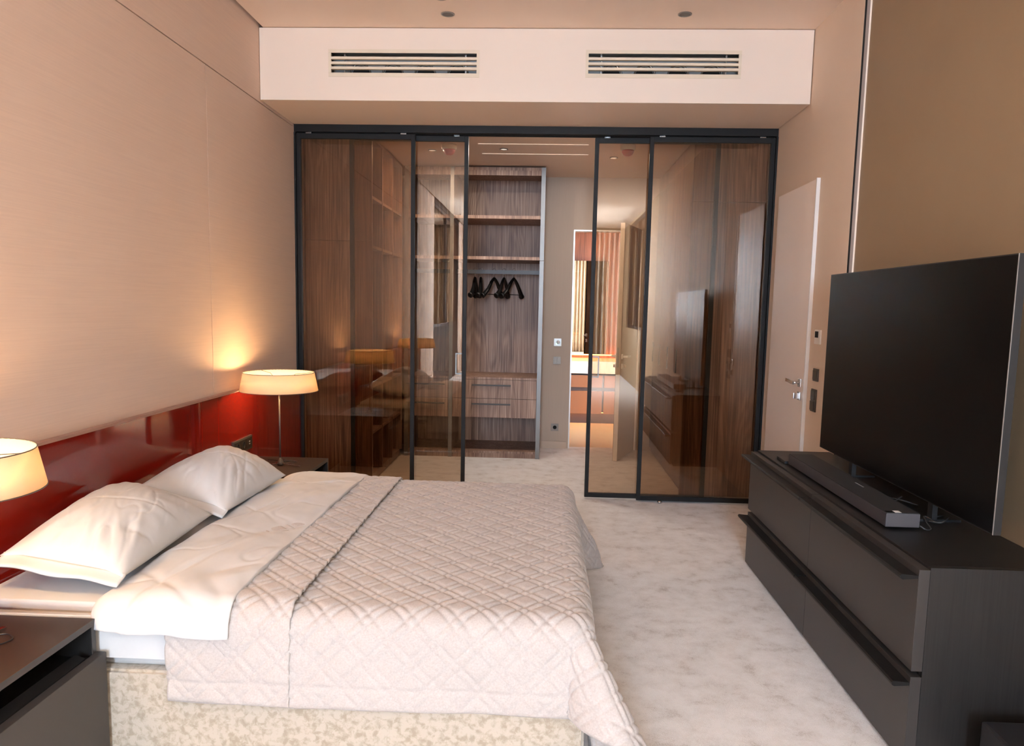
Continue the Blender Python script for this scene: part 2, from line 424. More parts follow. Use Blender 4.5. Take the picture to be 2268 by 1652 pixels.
# ================================================================== GLASS PARTITION
tr = thing('sliding_door_track', (0, YP, ZT-.056), 'black aluminium header track over the sliding glass doors', 'door track')
bx('fascia', (XL+.003, XR-.003, YP, YP+.012, ZT-.054, ZT-.0005), 'frame', tr)
bx('rail', (XL+.003, XR-.003, YP+.0125, YP+.115, ZT-.016, ZT-.0005), 'blackm', tr)
bx('rail', (XL+.003, XR-.003, YP+.049, YP+.053, ZT-.054, ZT-.0165), 'blackm', tr)
bx('rail', (XL+.003, XR-.003, YP+.1025, YP+.115, ZT-.054, ZT-.0165), 'blackm', tr)
bx('side_channel', (XL+.0005, XL+.014, YP, YP+.10, .005, ZT-.057), 'frame', tr)
bx('side_channel', (XR-.014, XR-.0005, YP, YP+.10, .005, ZT-.057), 'frame', tr)
def sliding(x0, x1, yc, label, pull=None):
    z0, z1 = .014, ZT-.064
    t = thing('sliding_glass_door', ((x0+x1)/2, yc, z0), label, 'sliding door', 'bronze glass sliding doors')
    h = .017; sw = .030
    bx('stile', (x0, x0+sw, yc-h, yc+h, z0, z1), 'frame', t, .002)
    bx('stile', (x1-sw, x1, yc-h, yc+h, z0, z1), 'frame', t, .002)
    bx('rail', (x0+sw, x1-sw, yc-.014, yc+.014, z0, z0+.034), 'frame', t)
    bx('rail', (x0+sw, x1-sw, yc-.014, yc+.014, z1-.036, z1), 'frame', t)
    bx('glass_pane', (x0+sw-.004, x1-sw+.004, yc-.004, yc+.004, z0+.030, z1-.032), 'glass', t)
    for xx in (x0+.09, x1-.09):
        bx('roller', (xx-.022, xx+.022, yc-.008, yc+.008, z1, z1+.022), 'chrome', t, .003)
    if pull:
        px, d = pull
        pts = [(px, yc-.012, 1.115), (px+d*.045, yc-.012, 1.115), (px+d*.045, yc-.012, .955), (px, yc-.012, .955)]
        bmh = box(min(px, px+d*.05), max(px, px+d*.05), yc-.018, yc-.008, 1.108, 1.118)
        box(min(px, px+d*.05), max(px, px+d*.05), yc-.018, yc-.008, .953, .963, bmh)
        box(min(px+d*.040, px+d*.05), max(px+d*.040, px+d*.05), yc-.018, yc-.008, .9635, 1.1075, bmh)
        obj('pull_handle', bmh, 'frameg', t)
    return t
sliding(XL+.016, -1.012, YP+.027, 'bronze glass sliding door at far left, behind the lit lamp')
sliding(-1.519, -.619, YP+.077, 'bronze glass sliding door bordering the opening on its left', (-.650, -1))
sliding(.324, 1.249, YP+.077, 'bronze glass sliding door bordering the opening on its right', (.356, 1))
dd = sliding(.722, XR-.016, YP+.027, 'bronze glass sliding door at far right, beside the beige wall')
obj('floor_guide', lathe((.90, YP+.0, .001), [(.018, 0), (.018, .012), (.008, .02)], 12), 'chrome', dd, True)

# ================================================================== DRESSING ROOM
def slab(parent, name, b6, material='walnutl', bevel=0): return bx(name, b6, material, parent, bevel)
# open wardrobe against the rear wall
bw0, bw1, bwy0, bwy1, bwz = -1.36, -.045, 7.284, YK-.003, 2.785
wd = thing('open_wardrobe', ((bw0+bw1)/2, (bwy0+bwy1)/2, 0), 'open walnut wardrobe with shelves, hanging rail and drawers on the rear wall', 'wardrobe')
slab(wd, 'back_panel', (bw0+.02, bw1-.02, bwy1-.02, bwy1, .05, bwz-.02))
for (xa, xb) in ((bw1-.040, bw1), (-.945, -.910), (bw0-.02, bw0+.018)):
    s_ = slab(wd, 'side_panel', (xa, xb, bwy0+.014, bwy1-.0205, 0, bwz))
    for (za, zb_) in ((0, 1.918), (1.922, bwz)):
        bx('edge_profile', (xa, xb, bwy0, bwy0+.0135, za, zb_), 'frameg', s_)
slots = [(bw0+.0185, -.9455), (-.9095, bw1-.0405)]
for (xa, xb) in slots:
    slab(wd, 'top_panel', (xa, xb, bwy0+.01, bwy1-.0205, bwz-.03, bwz))
    slab(wd, 'cornice', (xa, xb, bwy0+.002, bwy0+.020, 2.709, bwz-.0305))
    for z in (2.308, 1.924): slab(wd, 'shelf', (xa, xb, bwy0+.004, bwy1-.0205, z, z+.030))
    slab(wd, 'shelf', (xa, xb, bwy0+.004, bwy1-.0205, .773, .795))
    slab(wd, 'shelf', (xa, xb, bwy0+.004, bwy1-.0205, .046, .068))
    slab(wd, 'plinth', (xa, xb, bwy0+.012, bwy0+.028, .001, .0455))
    slab(wd, 'drawer_carcass', (xa+.01, xb-.01, bwy0+.03, bwy1-.06, .41, .765))
    for (za, zb_) in ((.589, .7705), (.401, .585)):
        dr = slab(wd, 'drawer', (xa+.003, xb-.003, bwy0+.004, bwy0+.024, za, zb_))
        xm = (xa+xb)/2; hw = .19
        bx('handle', (xm-.03-hw, xm-.03+hw, bwy0-.012, bwy0+.0035, zb_-.060, zb_-.046), 'oakg', dr, .002)
    ro = slab(wd, 'hanging_rail', (xa, xb, 7.545, 7.565, 1.800, 1.838), 'oakg')
# hangers
def make_hanger():
    t = thing('clothes_hanger', (0, 0, 0), 'black hanger', 'hanger', 'black clothes hangers on the wardrobe rail')
    hk = [(.0, 0, -.075), (0, 0, -.03)]+[(0, .019*math.cos(a), .010-.004+.019*math.sin(a)) for a in np.linspace(-1.2, 3.6, 12)]
    hk = [(0, 0, -.085), (0, .002, -.03), (0, .016, -.012)]+[(0, .018*math.cos(a), .004+.018*math.sin(a)) for a in np.linspace(-.5, 3.5, 12)]
    obj('hook', tube(hk, .0022, n=6), 'chrome', t, True, world=False)
    for s in (-1, 1):
        pts = spline([(0, 0, -.086), (s*.055, 0, -.125), (s*.12, 0, -.20), (s*.185, .012, -.262), (s*.215, .022, -.280)], 5)
        rr = [.016+.014*(i/(len(pts)-1))**2*1.3 for i in range(len(pts))]
        rr[-1] = .018
        obj('arm', tube(pts, rr, n=10), 'hanger', t, True, world=False)
    obj('trouser_bar', tube([(-.17, .004, -.262), (.17, .004, -.262)], .0045, n=6), 'hanger', t, True, world=False)
    return t
hx = [-.727, -.668, -.535, -.437, -.340]; ha = [88, 93, 64, 76, 62]
hl = ['leftmost black hanger on the wardrobe rail, nearly edge-on', 'second black hanger from the left, nearly edge-on',
      'middle black hanger of the five on the rail', 'fourth black hanger from the left, partly hidden by its neighbours', 'rightmost black hanger on the rail with its bar visible']
h0 = make_hanger()
for i in range(5):
    h = h0 if i == 0 else copy_tree(h0)
    h.location = (hx[i], 7.552, 1.8345); h.scale = (.9, .9, .9); h.rotation_euler = (0, 0, math.radians(ha[i])); h['label'] = hl[i]

# tall wardrobes seen end-on behind the glass
lw = thing('tall_wardrobe', (-1.65, 6.55, 0), 'tall walnut wardrobe end panel behind the left sliding glass', 'wardrobe')
bx('end_panel', (XL+.004, -1.385, 5.95, 5.97, .01, 1.967), 'walnut', lw); bx('end_panel', (XL+.004, -1.385, 5.95, 5.97, 1.971, ZT-.015), 'walnut', lw)
bx('back_panel', (XL+.004, XL+.022, 5.9705, 7.27, .01, ZT-.015), 'walnut', lw)
bx('top_panel', (XL+.0225, -1.40, 5.9705, 7.27, ZT-.035, ZT-.015), 'walnut', lw)
bx('plinth', (XL+.0225, -1.42, 5.9705, 7.27, .01, .07), 'walnut', lw)
for ya in (6.395, 6.820, 7.252): bx('divider', (XL+.0225, -1.40, ya, ya+.018, .0705, ZT-.0355), 'walnut', lw)
for ya, yb_ in ((5.971, 6.3945), (6.4135, 6.8195), (6.8385, 7.2515)):
    for z in (.42, .80, 1.924, 2.308): bx('shelf', (XL+.0225, -1.405, ya, yb_, z, z+.022), 'walnut', lw)
rw = thing('tall_wardrobe', (1.36, 6.9, 0), 'tall walnut wardrobe end panel behind the right sliding glass', 'wardrobe')
bx('end_panel', (1.085, XR-.004, 5.95, 5.97, .01, 2.303), 'walnut', rw); bx('end_panel', (1.085, XR-.004, 5.95, 5.97, 2.307, ZT-.015), 'walnut', rw)
bx('carcass', (1.12, XR-.004, 5.9705, 7.85, .01, ZT-.015), 'walnut', rw)
for k in range(4):
    ya = 5.972+k*.468
    d_ = bx('door', (1.098, 1.119, ya, ya+.464, .06, ZT-.02), 'walnut', rw)
    bx('handle', (1.087, 1.0975, ya+.43, ya+.442, .95, 1.15), 'switch', d_)

# ceiling fittings
def detector(x, y, label):
    t = thing('smoke_detector', (x, y, ZT-.085), label, 'smoke detector', 'red and white ceiling detectors')
    obj('base', lathe((x, y, ZT-.0405), [(.062, .040), (.062, .008), (.054, 0)], 28), 'detw', t, True)
    obj('dome', lathe((x, y, ZT-.085), [(0, 0), (.022, .002), (.038, .012), (.048, .030), (.051, .044)], 28), 'detr', t, True)
detector(-.843, 6.39, 'red and white ceiling detector left of the opening')
detector(.621, 6.35, 'red and white ceiling detector right of the opening')
for i, (yy, xa, xb) in enumerate(((6.338, -.60, .30), (6.739, -.60, .32))):
    tag(bx('ceiling_light_slot', (xa, xb, yy-.004, yy+.004, ZT-.0035, ZT-.0005), 'slot'), ['thin light slot in dressing room ceiling, nearer the glass', 'thin light slot in dressing room ceiling, nearer the wardrobe'][i], 'light slot', 'ceiling light slots')

for i, (xx, yy) in enumerate(((-1.02, 6.62), (-.40, 6.54), (.55, 6.85))):  # made-up ceiling lamps, added to brighten the dressing room
    t = thing('fill_downlight', (xx, yy, ZT-.006), ['added fill downlight before the open wardrobe', 'added fill downlight between the two light slots', 'added fill downlight near the open bathroom door'][i], 'downlight', 'added dressing room fill lights')
    obj('trim_ring', lathe((xx, yy, ZT-.006), [(.036, .0055), (.036, 0), (.028, 0), (.028, .0055)], 24, closed=True), 'switchl', t, True)
    obj('lens', lathe((xx, yy, ZT-.003), [(.0275, 0), (.0275, .0015)], 20), 'lens', t)
    la = bpy.data.lights.new('fill_beam', 'AREA'); la.shape = 'DISK'; la.size = .05; la.energy = (DL, DL, DL*.65)[i]; la.color = (1, .88, .76)
    lo = bpy.data.objects.new('fill_beam', la); COL.objects.link(lo); lo.location = (xx, yy, ZT-.0075)
def plate(name, c, n, w_, h_, label, cat, material, kindp):
    """wall plate centred at c on a wall facing n ('-y', '-x', '+x')"""
    t = thing(name, c, label, cat)
    def P(u0, u1, z0, z1, d0, d1):
        if n == '-y': return (c[0]+u0, c[0]+u1, c[1]-d1, c[1]-d0, c[2]+z0, c[2]+z1)
        if n == '-x': return (c[0]-d1, c[0]-d0, c[1]+u0, c[1]+u1, c[2]+z0, c[2]+z1)
        return (c[0]+d0, c[0]+d1, c[1]+u0, c[1]+u1, c[2]+z0, c[2]+z1)
    bx('plate', P(-w_/2, w_/2, -h_/2, h_/2, .0005, .010), material, t, .0015)
    return t, P
t, P_ = plate('thermostat', (.115, YK, 1.121), '-y', .078, .08, 'silver round-dial thermostat above the double switch', 'thermostat', 'switchs', None)
bx('rim', P_(-.028, .028, -.028, .028, .0102, .013), 'switchs', t, .001)
obj('dial', lathe((.121, YK-.024, 1.124), [(.017, 0), (.019, .003), (.019, .0105)], 24, axis='y'), 'plast', t, True)
obj('indicator', lathe((.103, YK-.0155, 1.105), [(.004, 0), (.004, .002)], 10, axis='y'), 'green', t)
t, P_ = plate('light_switch', (.113, YK, .932), '-y', .078, .078, 'grey double rocker switch beside the bathroom doorway', 'switch', 'switchl', None)
for s in (-1, 1): bx('rocker', P_(*sorted((s*.0012, s*.030)), -.029, .029, .0102, .0145), 'switchl', t, .001)
def sock(t, c, axis, sgn, r=.02):
    d = sgn
    if axis == 'y': cc = (c[0], c[1], c[2])
    obj('socket_well', lathe(c, [(r, 0), (r, d*.002), (r*.82, d*.002), (r*.8, -d*.006)], 20, axis=axis), 'blackm', t, True)
t, P_ = plate('power_socket', (.108, YK, .224), '-y', .078, .078, 'grey wall socket low on the dressing room wall', 'socket', 'switchl', None)
bx('insert', P_(-.028, .028, -.028, .028, .0102, .013), 'switchl', t, .001)
sock(t, (.108, YK-.0135, .224), 'y', -1)

# bathroom door, standing open towards the dressing room
d2o = thing('door_2', (BX1-.012, YK, 0), 'cream bathroom door standing open behind the right glass', None, kind='structure')
bx('jamb', (BX0, BX0+.014, YK-.006, YK+.1, 0, BZ), 'alu', d2o); bx('jamb', (BX1-.010, BX1, YK-.006, YK+.1, 0, BZ), 'alu', d2o)
bx('head_jamb', (BX0+.0145, BX1-.0105, YK-.006, YK+.1, BZ-.014, BZ), 'alu', d2o)
hv = Vector((BX1-.014, YK-.012, 0)); fvv = Vector((.712, 7.276, 0)); dv = (fvv-hv); L_ = dv.length; dv.normalize(); nv = Vector((dv.y, -dv.x, 0))
if nv.x < 0: nv = -nv
def obox(p, a0, a1, b0, b1, z0, z1):
    bm_ = bmesh.new(); v = [bm_.verts.new(p+dv*a+nv*bb+Vector((0, 0, z))) for a in (a0, a1) for bb in (b0, b1) for z in (z0, z1)]
    for q in ((0, 1, 3, 2), (4, 6, 7, 5), (0, 4, 5, 1), (2, 3, 7, 6), (0, 2, 6, 4), (1, 5, 7, 3)): bm_.faces.new([v[i] for i in q])
    return bm_
lf = obj('door_leaf', obox(hv, 0, L_, -.042, 0, .006, 2.287), 'doorl', d2o)
obj('rear_skin', obox(hv, 0, L_-.002, -.046, -.0423, .006, 2.287), 'doorb', d2o)
obj('lock_plate', obox(hv, L_+.0002, L_+.002, -.034, -.014, .92, 1.11), 'switchs', lf)
for zz, ll in ((1.024, True), (.930, False)):
    for sd, base in ((1, 0.0005), (-1, -.0465)):
        b0, b1 = (base, base+.014) if sd > 0 else (base-.014, base)
        rs = obj('rose', obox(hv, L_-.075, L_-.028, b0, b1, zz-.024, zz+.024), 'plast', lf)
        if ll:
            b0, b1 = (base+.015, base+.06) if sd > 0 else (base-.06, base-.015)
            hbm = obox(hv, L_-.062, L_-.044, b0, b1, zz-.009, zz+.009)
            obj('lever', hbm, 'plast', lf)
            b0, b1 = (base+.045, base+.06) if sd > 0 else (base-.06, base-.045)
            obj('lever', obox(hv, L_-.165, L_-.0625, b0, b1, zz-.010, zz+.010), 'plast', lf)
        else:
            b0, b1 = (base+.015, base+.035) if sd > 0 else (base-.035, base-.015)
            obj('thumb_turn', obox(hv, L_-.058, L_-.048, b0, b1, zz-.014, zz+.014), 'chrome', lf)

# ------------------------------------------------------------------ bathroom beyond
BY0, BY1, BXA, BXB = YK+.1, 10.30, -.35, 2.1
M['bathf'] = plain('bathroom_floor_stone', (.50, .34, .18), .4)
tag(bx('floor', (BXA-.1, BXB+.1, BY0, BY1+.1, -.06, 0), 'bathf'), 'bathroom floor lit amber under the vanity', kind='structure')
tag(bx('ceiling', (BXA-.1, BXB+.1, BY0, BY1+.1, 2.5, 2.56), 'ceil'), 'bathroom ceiling', kind='structure')
tag(bx('wall_back', (BXA-.1, BXB+.1, BY1, BY1+.1, 0, 2.5), 'bathw'), 'terracotta panelled bathroom wall', kind='structure')
tag(bx('wall_left', (BXA-.1, BXA, BY0, BY1, 0, 2.5), 'dressw'), 'left bathroom wall', kind='structure')
tag(bx('wall_right', (BXB, BXB+.1, BY0, BY1, 0, 2.5), 'bathw'), 'right bathroom wall', kind='structure')
van = thing('bathroom_vanity', (.75, 9.9, 0), 'terracotta bathroom vanity with thick cream counter and drawers', 'vanity')
bx('kick_board', (BXA+.02, 1.9, 9.72, 9.75, .002, .155), 'kick', van)
bx('body', (BXA+.02, 1.9, 9.625, BY1-.005, .157, .638), 'kick', van)
for k in range(3):
    xa = [-.20, .745, 1.30][k]; xb = [.722, 1.28, 1.88][k]
    for (za, zb_) in ((.140, .432), (.478, .632)):
        bx('drawer', (xa, xb, 9.60, 9.6245, za, zb_), 'orange', van, .002)
bx('counter', (BXA+.02, 1.92, 9.585, BY1-.006, .655, .812), 'counter', van, .004)
bx('led_strip', (BXA+.05, 1.88, 9.66, 9.70, .1455, .1555), 'led', van)
mr = thing('mirror_cabinet', (.8, BY1-.1, .862), 'wide wall mirror over the bathroom vanity', 'mirror')
bx('mirror', (BXA+.15, .80, BY1-.106, BY1-.10, .868, 2.106), 'mirror', mr)
bx('cabinet', (BXA+.15, .80, BY1-.0995, BY1-.004, .868, 2.106), 'kick', mr)
bx('led_strip', (BXA+.2, 1.6, BY1-.06, BY1-.035, .850, .862), 'led', mr)

# ================================================================== CEILING SPOTS, VENTS
def spot(x, y, label):
    t = thing('recessed_spotlight', (x, y, ZC-.004), label, 'spotlight', 'recessed ceiling spotlights')
    obj('trim_ring', lathe((x, y, ZC-.004), [(.042, .0035), (.042, 0), (.034, 0), (.034, .0035)], 28, closed=True), 'switchl', t, True)
    obj('reflector', lathe((x, y, ZC-.0015), [(.0335, 0), (.0335, .001)], 24), 'switch', t)
spot(-.655, 4.838, 'recessed ceiling spotlight above the left air vent'); spot(.785, 4.826, 'recessed ceiling spotlight above the right air vent')
spot(-.662, 4.585, 'recessed ceiling spotlight cut by the top picture edge')
for (Vv, label) in ((V1, 'cream slotted air vent above the bed side'), (V2, 'cream slotted air vent nearer the door side')):
    xa, xb, za, zb_ = Vv
    t = thing('air_vent', ((xa+xb)/2, YB, za), label, 'air vent', 'air vents in the bulkhead')
    fo = .016
    for b6 in ((xa-fo, xb+fo, zb_-.006, zb_+fo), (xa-fo, xb+fo, za-fo-.006, za+.002)): bx('frame', (b6[0], b6[1], YB-.004, YB-.0003, b6[2], b6[3]), 'cream', t)
    for b6 in ((xa-fo, xa+.002), (xb-.002, xb+fo)): bx('frame', (b6[0], b6[1], YB-.004, YB-.0003, za+.0025, zb_-.0065), 'cream', t)
    zz0, zz1 = za+.002, zb_-.006
    pitch = (zz1-zz0)/4
    for k in range(1, 4):
        z = zz0+pitch*k; bx('slat', (xa+.002, xb-.002, YB-.003, YB+.020, z-.008, z+.008), 'cream', t)
    bx('duct_back', (xa-.03, xb+.03, YB+.16, YB+.17, za-.03, zb_+.03), 'duct', t)
    bm_ = box(xa-.04, xb+.04, YB+.0205, YB+.16, zb_+.03, zb_+.036); box(xa-.04, xb+.04, YB+.0205, YB+.16, za-.036, za-.03, bm_)
    box(xa-.04, xa-.034, YB+.0205, YB+.16, za-.03, zb_+.03, bm_); box(xb+.034, xb+.04, YB+.0205, YB+.16, za-.03, zb_+.03, bm_)
    obj('duct_box', bm_, 'duct', t)
    for k in range(4):
        xx = xa+.16+(xb-xa-.30)*k/3
        obj('hose_collar', lathe((xx, YB+.155, za+.035), [(.062, 0), (.072, 0), (.072, -.02), (.062, -.02)], 24, axis='y', closed=True), 'hose', t, True)
        obj('hose_mouth', lathe((xx, YB+.158, za+.035), [(.060, 0), (.060, .001)], 20, axis='y'), 'blackm', t)
    for xx in (xa+.085, xb-.075):
        bx('bracket', (xx-.005, xx+.005, YB+.022, YB+.03, za-.02, zb_+.02), 'hose', t)

# fittings on the right wall
t, P_ = plate('room_controller', (XR, 4.655, 1.335), '-x', .095, .086, 'white room controller with dark screen above the switches', 'controller', 'plast', None)
bx('display', P_(-.018, .036, -.004, .034, .0102, .012), 'lcd', t)
t, P_ = plate('light_switch', (XR, 4.648, 1.105), '-x', .080, .076, 'single dark rocker switch between controller and double switch', 'switch', 'switch', None)
bx('rocker', P_(-.029, .029, -.028, .028, .0102, .0155), 'switch', t, .001)
t, P_ = plate('light_switch', (XR, 4.660, .948), '-x', .080, .138, 'double dark rocker switch level with the door lock', 'switch', 'switch', None)
bx('rocker', P_(-.029, .029, .004, .060, .0102, .0155), 'switch', t, .001); bx('rocker', P_(-.029, .029, -.060, -.004, .0102, .0175), 'switch', t, .001)

# ================================================================== HEADBOARD
XH = XL+.030
hb = thing('headboard', (XL+.015, 3.2, 0), 'glossy red lacquered glass headboard along the left wall', 'headboard')
ZH = .925
ys_ = [.3, 2.2, 4.045, 4.255, YP-.006]
for a, c in zip(ys_[:-1], ys_[1:]): bx('glass_panel', (XL+.001, XH, a+.001, c-.001, .01, ZH), 'red', hb)
bx('top_ledge', (XL+.001, XH+.002, ys_[0], YP-.006, ZH+.0005, ZH+.012), 'redl', hb)
def triple(y0, y1, z0, z1, label):
    t = thing('socket_plate', (XH+.001, (y0+y1)/2, (z0+z1)/2), label, 'socket', 'triple sockets on the headboard')
    bx('plate', (XH+.0005, XH+.013, y0, y1, z0, z1), 'switch', t, .0015)
    zc = (z0+z1)/2; n3 = (y1-y0-.02)/3
    for k in range(3):
        ya = y0+.01+n3*k
        ins = bx('insert', (XH+.0132, XH+.017, ya+.002, ya+n3-.002, z0+.010, z1-.010), 'socket', t, .001)
        if k < 2:
            obj('socket_well', lathe((XH+.0173, ya+n3/2, zc), [(.024, 0), (.024, .0015), (.020, .0015), (.019, -.003)], 20, axis='x'), 'blackm', ins, True)
            obj('earth_clip', lathe((XH+.0176, ya+n3/2-.004, zc-.018), [(.004, 0), (.004, .003)], 8, axis='x'), 'chrome', ins)
        else:
            for dz in (-.010, .006): bx('usb_port', (XH+.0172, XH+.0182, ya+n3/2-.008, ya+n3/2+.008, zc+dz, zc+dz+.006), 'print', ins)
triple(4.43, 4.72, .545, .630, 'triple dark socket strip on the red headboard beside the far lamp')

# ================================================================== BED
BN, BF, BFX = 2.256, 4.120, .150     # near side, far side, foot
ZB, ZM = .292, .500                  # base top, mattress top
bb_ = thing('bed_base', ((XH+BFX)/2, (BN+BF)/2, 0), 'cream crushed-velvet bed base under the white mattress', 'bed base')
bm_ = box(XH+.004, BFX, BN, BF, .004, ZB)
bmesh.ops.bevel(bm_, geom=list(bm_.edges), offset=.010, segments=3, affect='EDGES')
obj('upholstered_box', bm_, 'velvet', bb_, 'bevel')
bx('corner_seam', (BFX-.030, BFX-.027, BN-.002, BN, .05, ZB-.02), 'velvet', bb_)
for (xx, yy) in ((XH+.1, BN+.1), (XH+.1, BF-.1), (BFX-.1, BN+.1), (BFX-.1, BF-.1)): bx('glide', (xx-.03, xx+.03, yy-.03, yy+.03, .0005, .0042), 'black', bb_)
bm_ = box(XH+.006, BFX-.012, BN+.006, BF-.006, ZB+.003, ZM)
bmesh.ops.bevel(bm_, geom=[e for e in bm_.edges], offset=.035, segments=6, affect='EDGES')
bmesh.ops.translate(bm_, verts=list(bm_.verts), vec=(0, 0, 0))
mt = obj('mattress', bm_, 'sheet', None, 'bevel')
tag(mt, 'thick white-sheeted mattress lying on the velvet base', 'mattress')

def drape(s, t, z0, r, xf, yn, yf, fl=.06, corner=.55, foot=True, fl_foot=None):
    """cloth sheet coordinates (s along x, t along y) -> world: flat on top, rounded edges, hanging sides, flared corners"""
    xe = xf-r if foot else 1e9
    a = np.maximum(s-xe, 0); bn = np.maximum((yn+r)-t, 0); bf = np.maximum(t-(yf-r), 0)
    b = np.maximum(bn, bf); sg = np.where(bn > 0, -1., 1.)
    rho = np.hypot(a, b); th = np.arctan2(b, a)
    ff = fl if fl_foot is None else fl_foot
    phi = ff*np.cos(th)**2+fl*np.sin(th)**2+np.where(bn > 0, corner, corner*.8)*np.sin(2*th)**1.5*(np.minimum(a, b) > 0)
    arc = math.pi/2*r
    ang = np.minimum(rho/r, math.pi/2-phi)
    q = np.maximum(rho-(math.pi/2-phi)*r, 0)
    out = r*np.sin(ang)+q*np.sin(phi); drop = r*(1-np.cos(ang))+q*np.cos(phi)
    X = np.minimum(s, xe)+out*np.cos(th)*(rho > 0); Y = np.clip(t, yn+r, yf-r)+sg*out*np.sin(th)*(rho > 0)
    return np.stack([X, Y, z0-drop], -1)
def quiltpat(s, t, P1=.100, sub=.030, wd_=.0045, h=.0105):
    u = (s+t)/math.sqrt(2); v = (s-t)/math.sqrt(2)
    u = u+.004*vnoise(s*6, t*6, 3); v = v+.004*vnoise(s*6+9, t*6, 5)
    def dl(w_):
        k = np.mod(w_, P1); return np.minimum(np.minimum(k, P1-k), np.abs(k-sub))
    du, dv_ = dl(u), dl(v)
    return h*(1-np.exp(-du/wd_))*(1-np.exp(-dv_/wd_))
def coverlet_layer(x0, x1, over_n, over_f, z0, r, res, name, parent, foot, xf, seed, fl=.05, corner=.55, hem=True, flf=None):
    s = np.linspace(x0, x1, int((x1-x0)/res)); t = np.linspace(BN-over_n, BF+over_f, int((BF-BN+over_n+over_f)/res))
    Sg, Tg = np.meshgrid(s, t, indexing='ij')
    P = drape(Sg, Tg, z0, r, xf, BN-.012, BF+.012, fl, corner, foot, flf)
    nn = normals(P); nn *= np.sign(nn[len(s)//4, len(t)//2, 2])
    h = quiltpat(Sg, Tg)
    # hem seam
    de = np.minimum(Tg-t[0], t[-1]-Tg)
    if foot: de = np.minimum(de, s[-1]-Sg)
    h = h*np.clip((np.abs(de-.07)-.0)/.012, 0, 1)*np.clip(de/.012, .0, 1)
    hang = np.clip((z0-P[..., 2])/.25, 0, 1)
    h = h*(1-.30*hang)
    big = .010*vnoise(Sg*3, Tg*3, seed)+.006*vnoise(Sg*9, Tg*9, seed+1)
    wav = .022*vnoise(Sg*5+Tg*5, (Sg-Tg)*1.2, seed+2)*hang
    P = P+nn*(h+big*(.35+.5*hang)+wav)[..., None]
    P[..., 2] = np.maximum(P[..., 2], .008)
    return gridmesh(name, P, 'quilt', parent, .006, -1)
cv = thing('coverlet', (-.4, (BN+BF)/2, ZM), 'quilted beige diamond-stitched coverlet draped over the bed foot', 'coverlet')
coverlet_layer(-1.185, .150+.46, .285, .285, ZM+.007, .075, .0055, 'quilted_cover', cv, True, BFX+.022, 1, corner=.62, flf=.03)
coverlet_layer(-1.18, -.785, .295, .29, ZM+.026, .085, .0055, 'folded_band', cv, False, 9, 7, fl=.10)

# white top sheet and duvet edge folded back over the coverlet
res = .010
s = np.linspace(-1.445, -.985, 90); t = np.linspace(BN-.125, BF+.10, 400)
Sg, Tg = np.meshgrid(s, t, indexing='ij')
u_ = (Sg-s[0])/(s[-1]-s[0])
lowr = np.where(Tg < BN+.4, 1-np.clip((Tg-BN)/.4, 0, 1), 0)
P = drape(Sg, Tg, ZM+.054, .10, 9, BN-.048, BF+.040, .14, 0, False)
nn = normals(P); nn *= np.sign(nn[45, 200, 2])
wr_ = .012*vnoise(Sg*4+Tg*1.5, Tg*4, 11)+.010*vnoise(Sg*7-Tg*6, Tg*3+Sg*5, 12)+.004*vnoise(Sg*22, Tg*14, 13)
rid = -.010*np.exp(-((Sg+1.25-.25*(Tg-2.5))/.02)**2)*np.clip(1-(Tg-2.5)/.5, 0, 1)
edge = np.minimum(u_, 1-u_)*(s[-1]-s[0]); hgt = np.where(u_ > .5, -.008, -.034)*np.exp(-(edge/.030))
left = np.exp(-((Sg-s[0])/.14))
rdg = np.exp(-(vnoise(Sg*3+Tg*3.2, Tg*1.6-Sg*1.2, 31)/.03)**2)+.8*np.exp(-(vnoise(Sg*7-Tg*2.5, Tg*3.4+Sg*2, 33)/.035)**2)
P = P+nn*(wr_*1.3+rid+hgt-.018*left-.0045*rdg*np.clip(edge/.05, 0, 1))[..., None]
P[..., 0] += .022*vnoise(Tg*3, Tg*0+.5, 21)*(u_-.5)*2+.02*lowr*(u_-.2)
hang = np.clip((ZM+.05-P[..., 2])/.12, 0, 1)
P[..., 1] += -.010*vnoise(Sg*14, Tg*4, 15)*hang*(Tg < 3)
P[..., 2] += .014*vnoise(Sg*10, Tg*0, 16)*hang
ds = gridmesh('duvet', P, 'sheet', None, .020, -1)
tag(ds, 'white cotton duvet edge folded back across the bed', 'duvet')

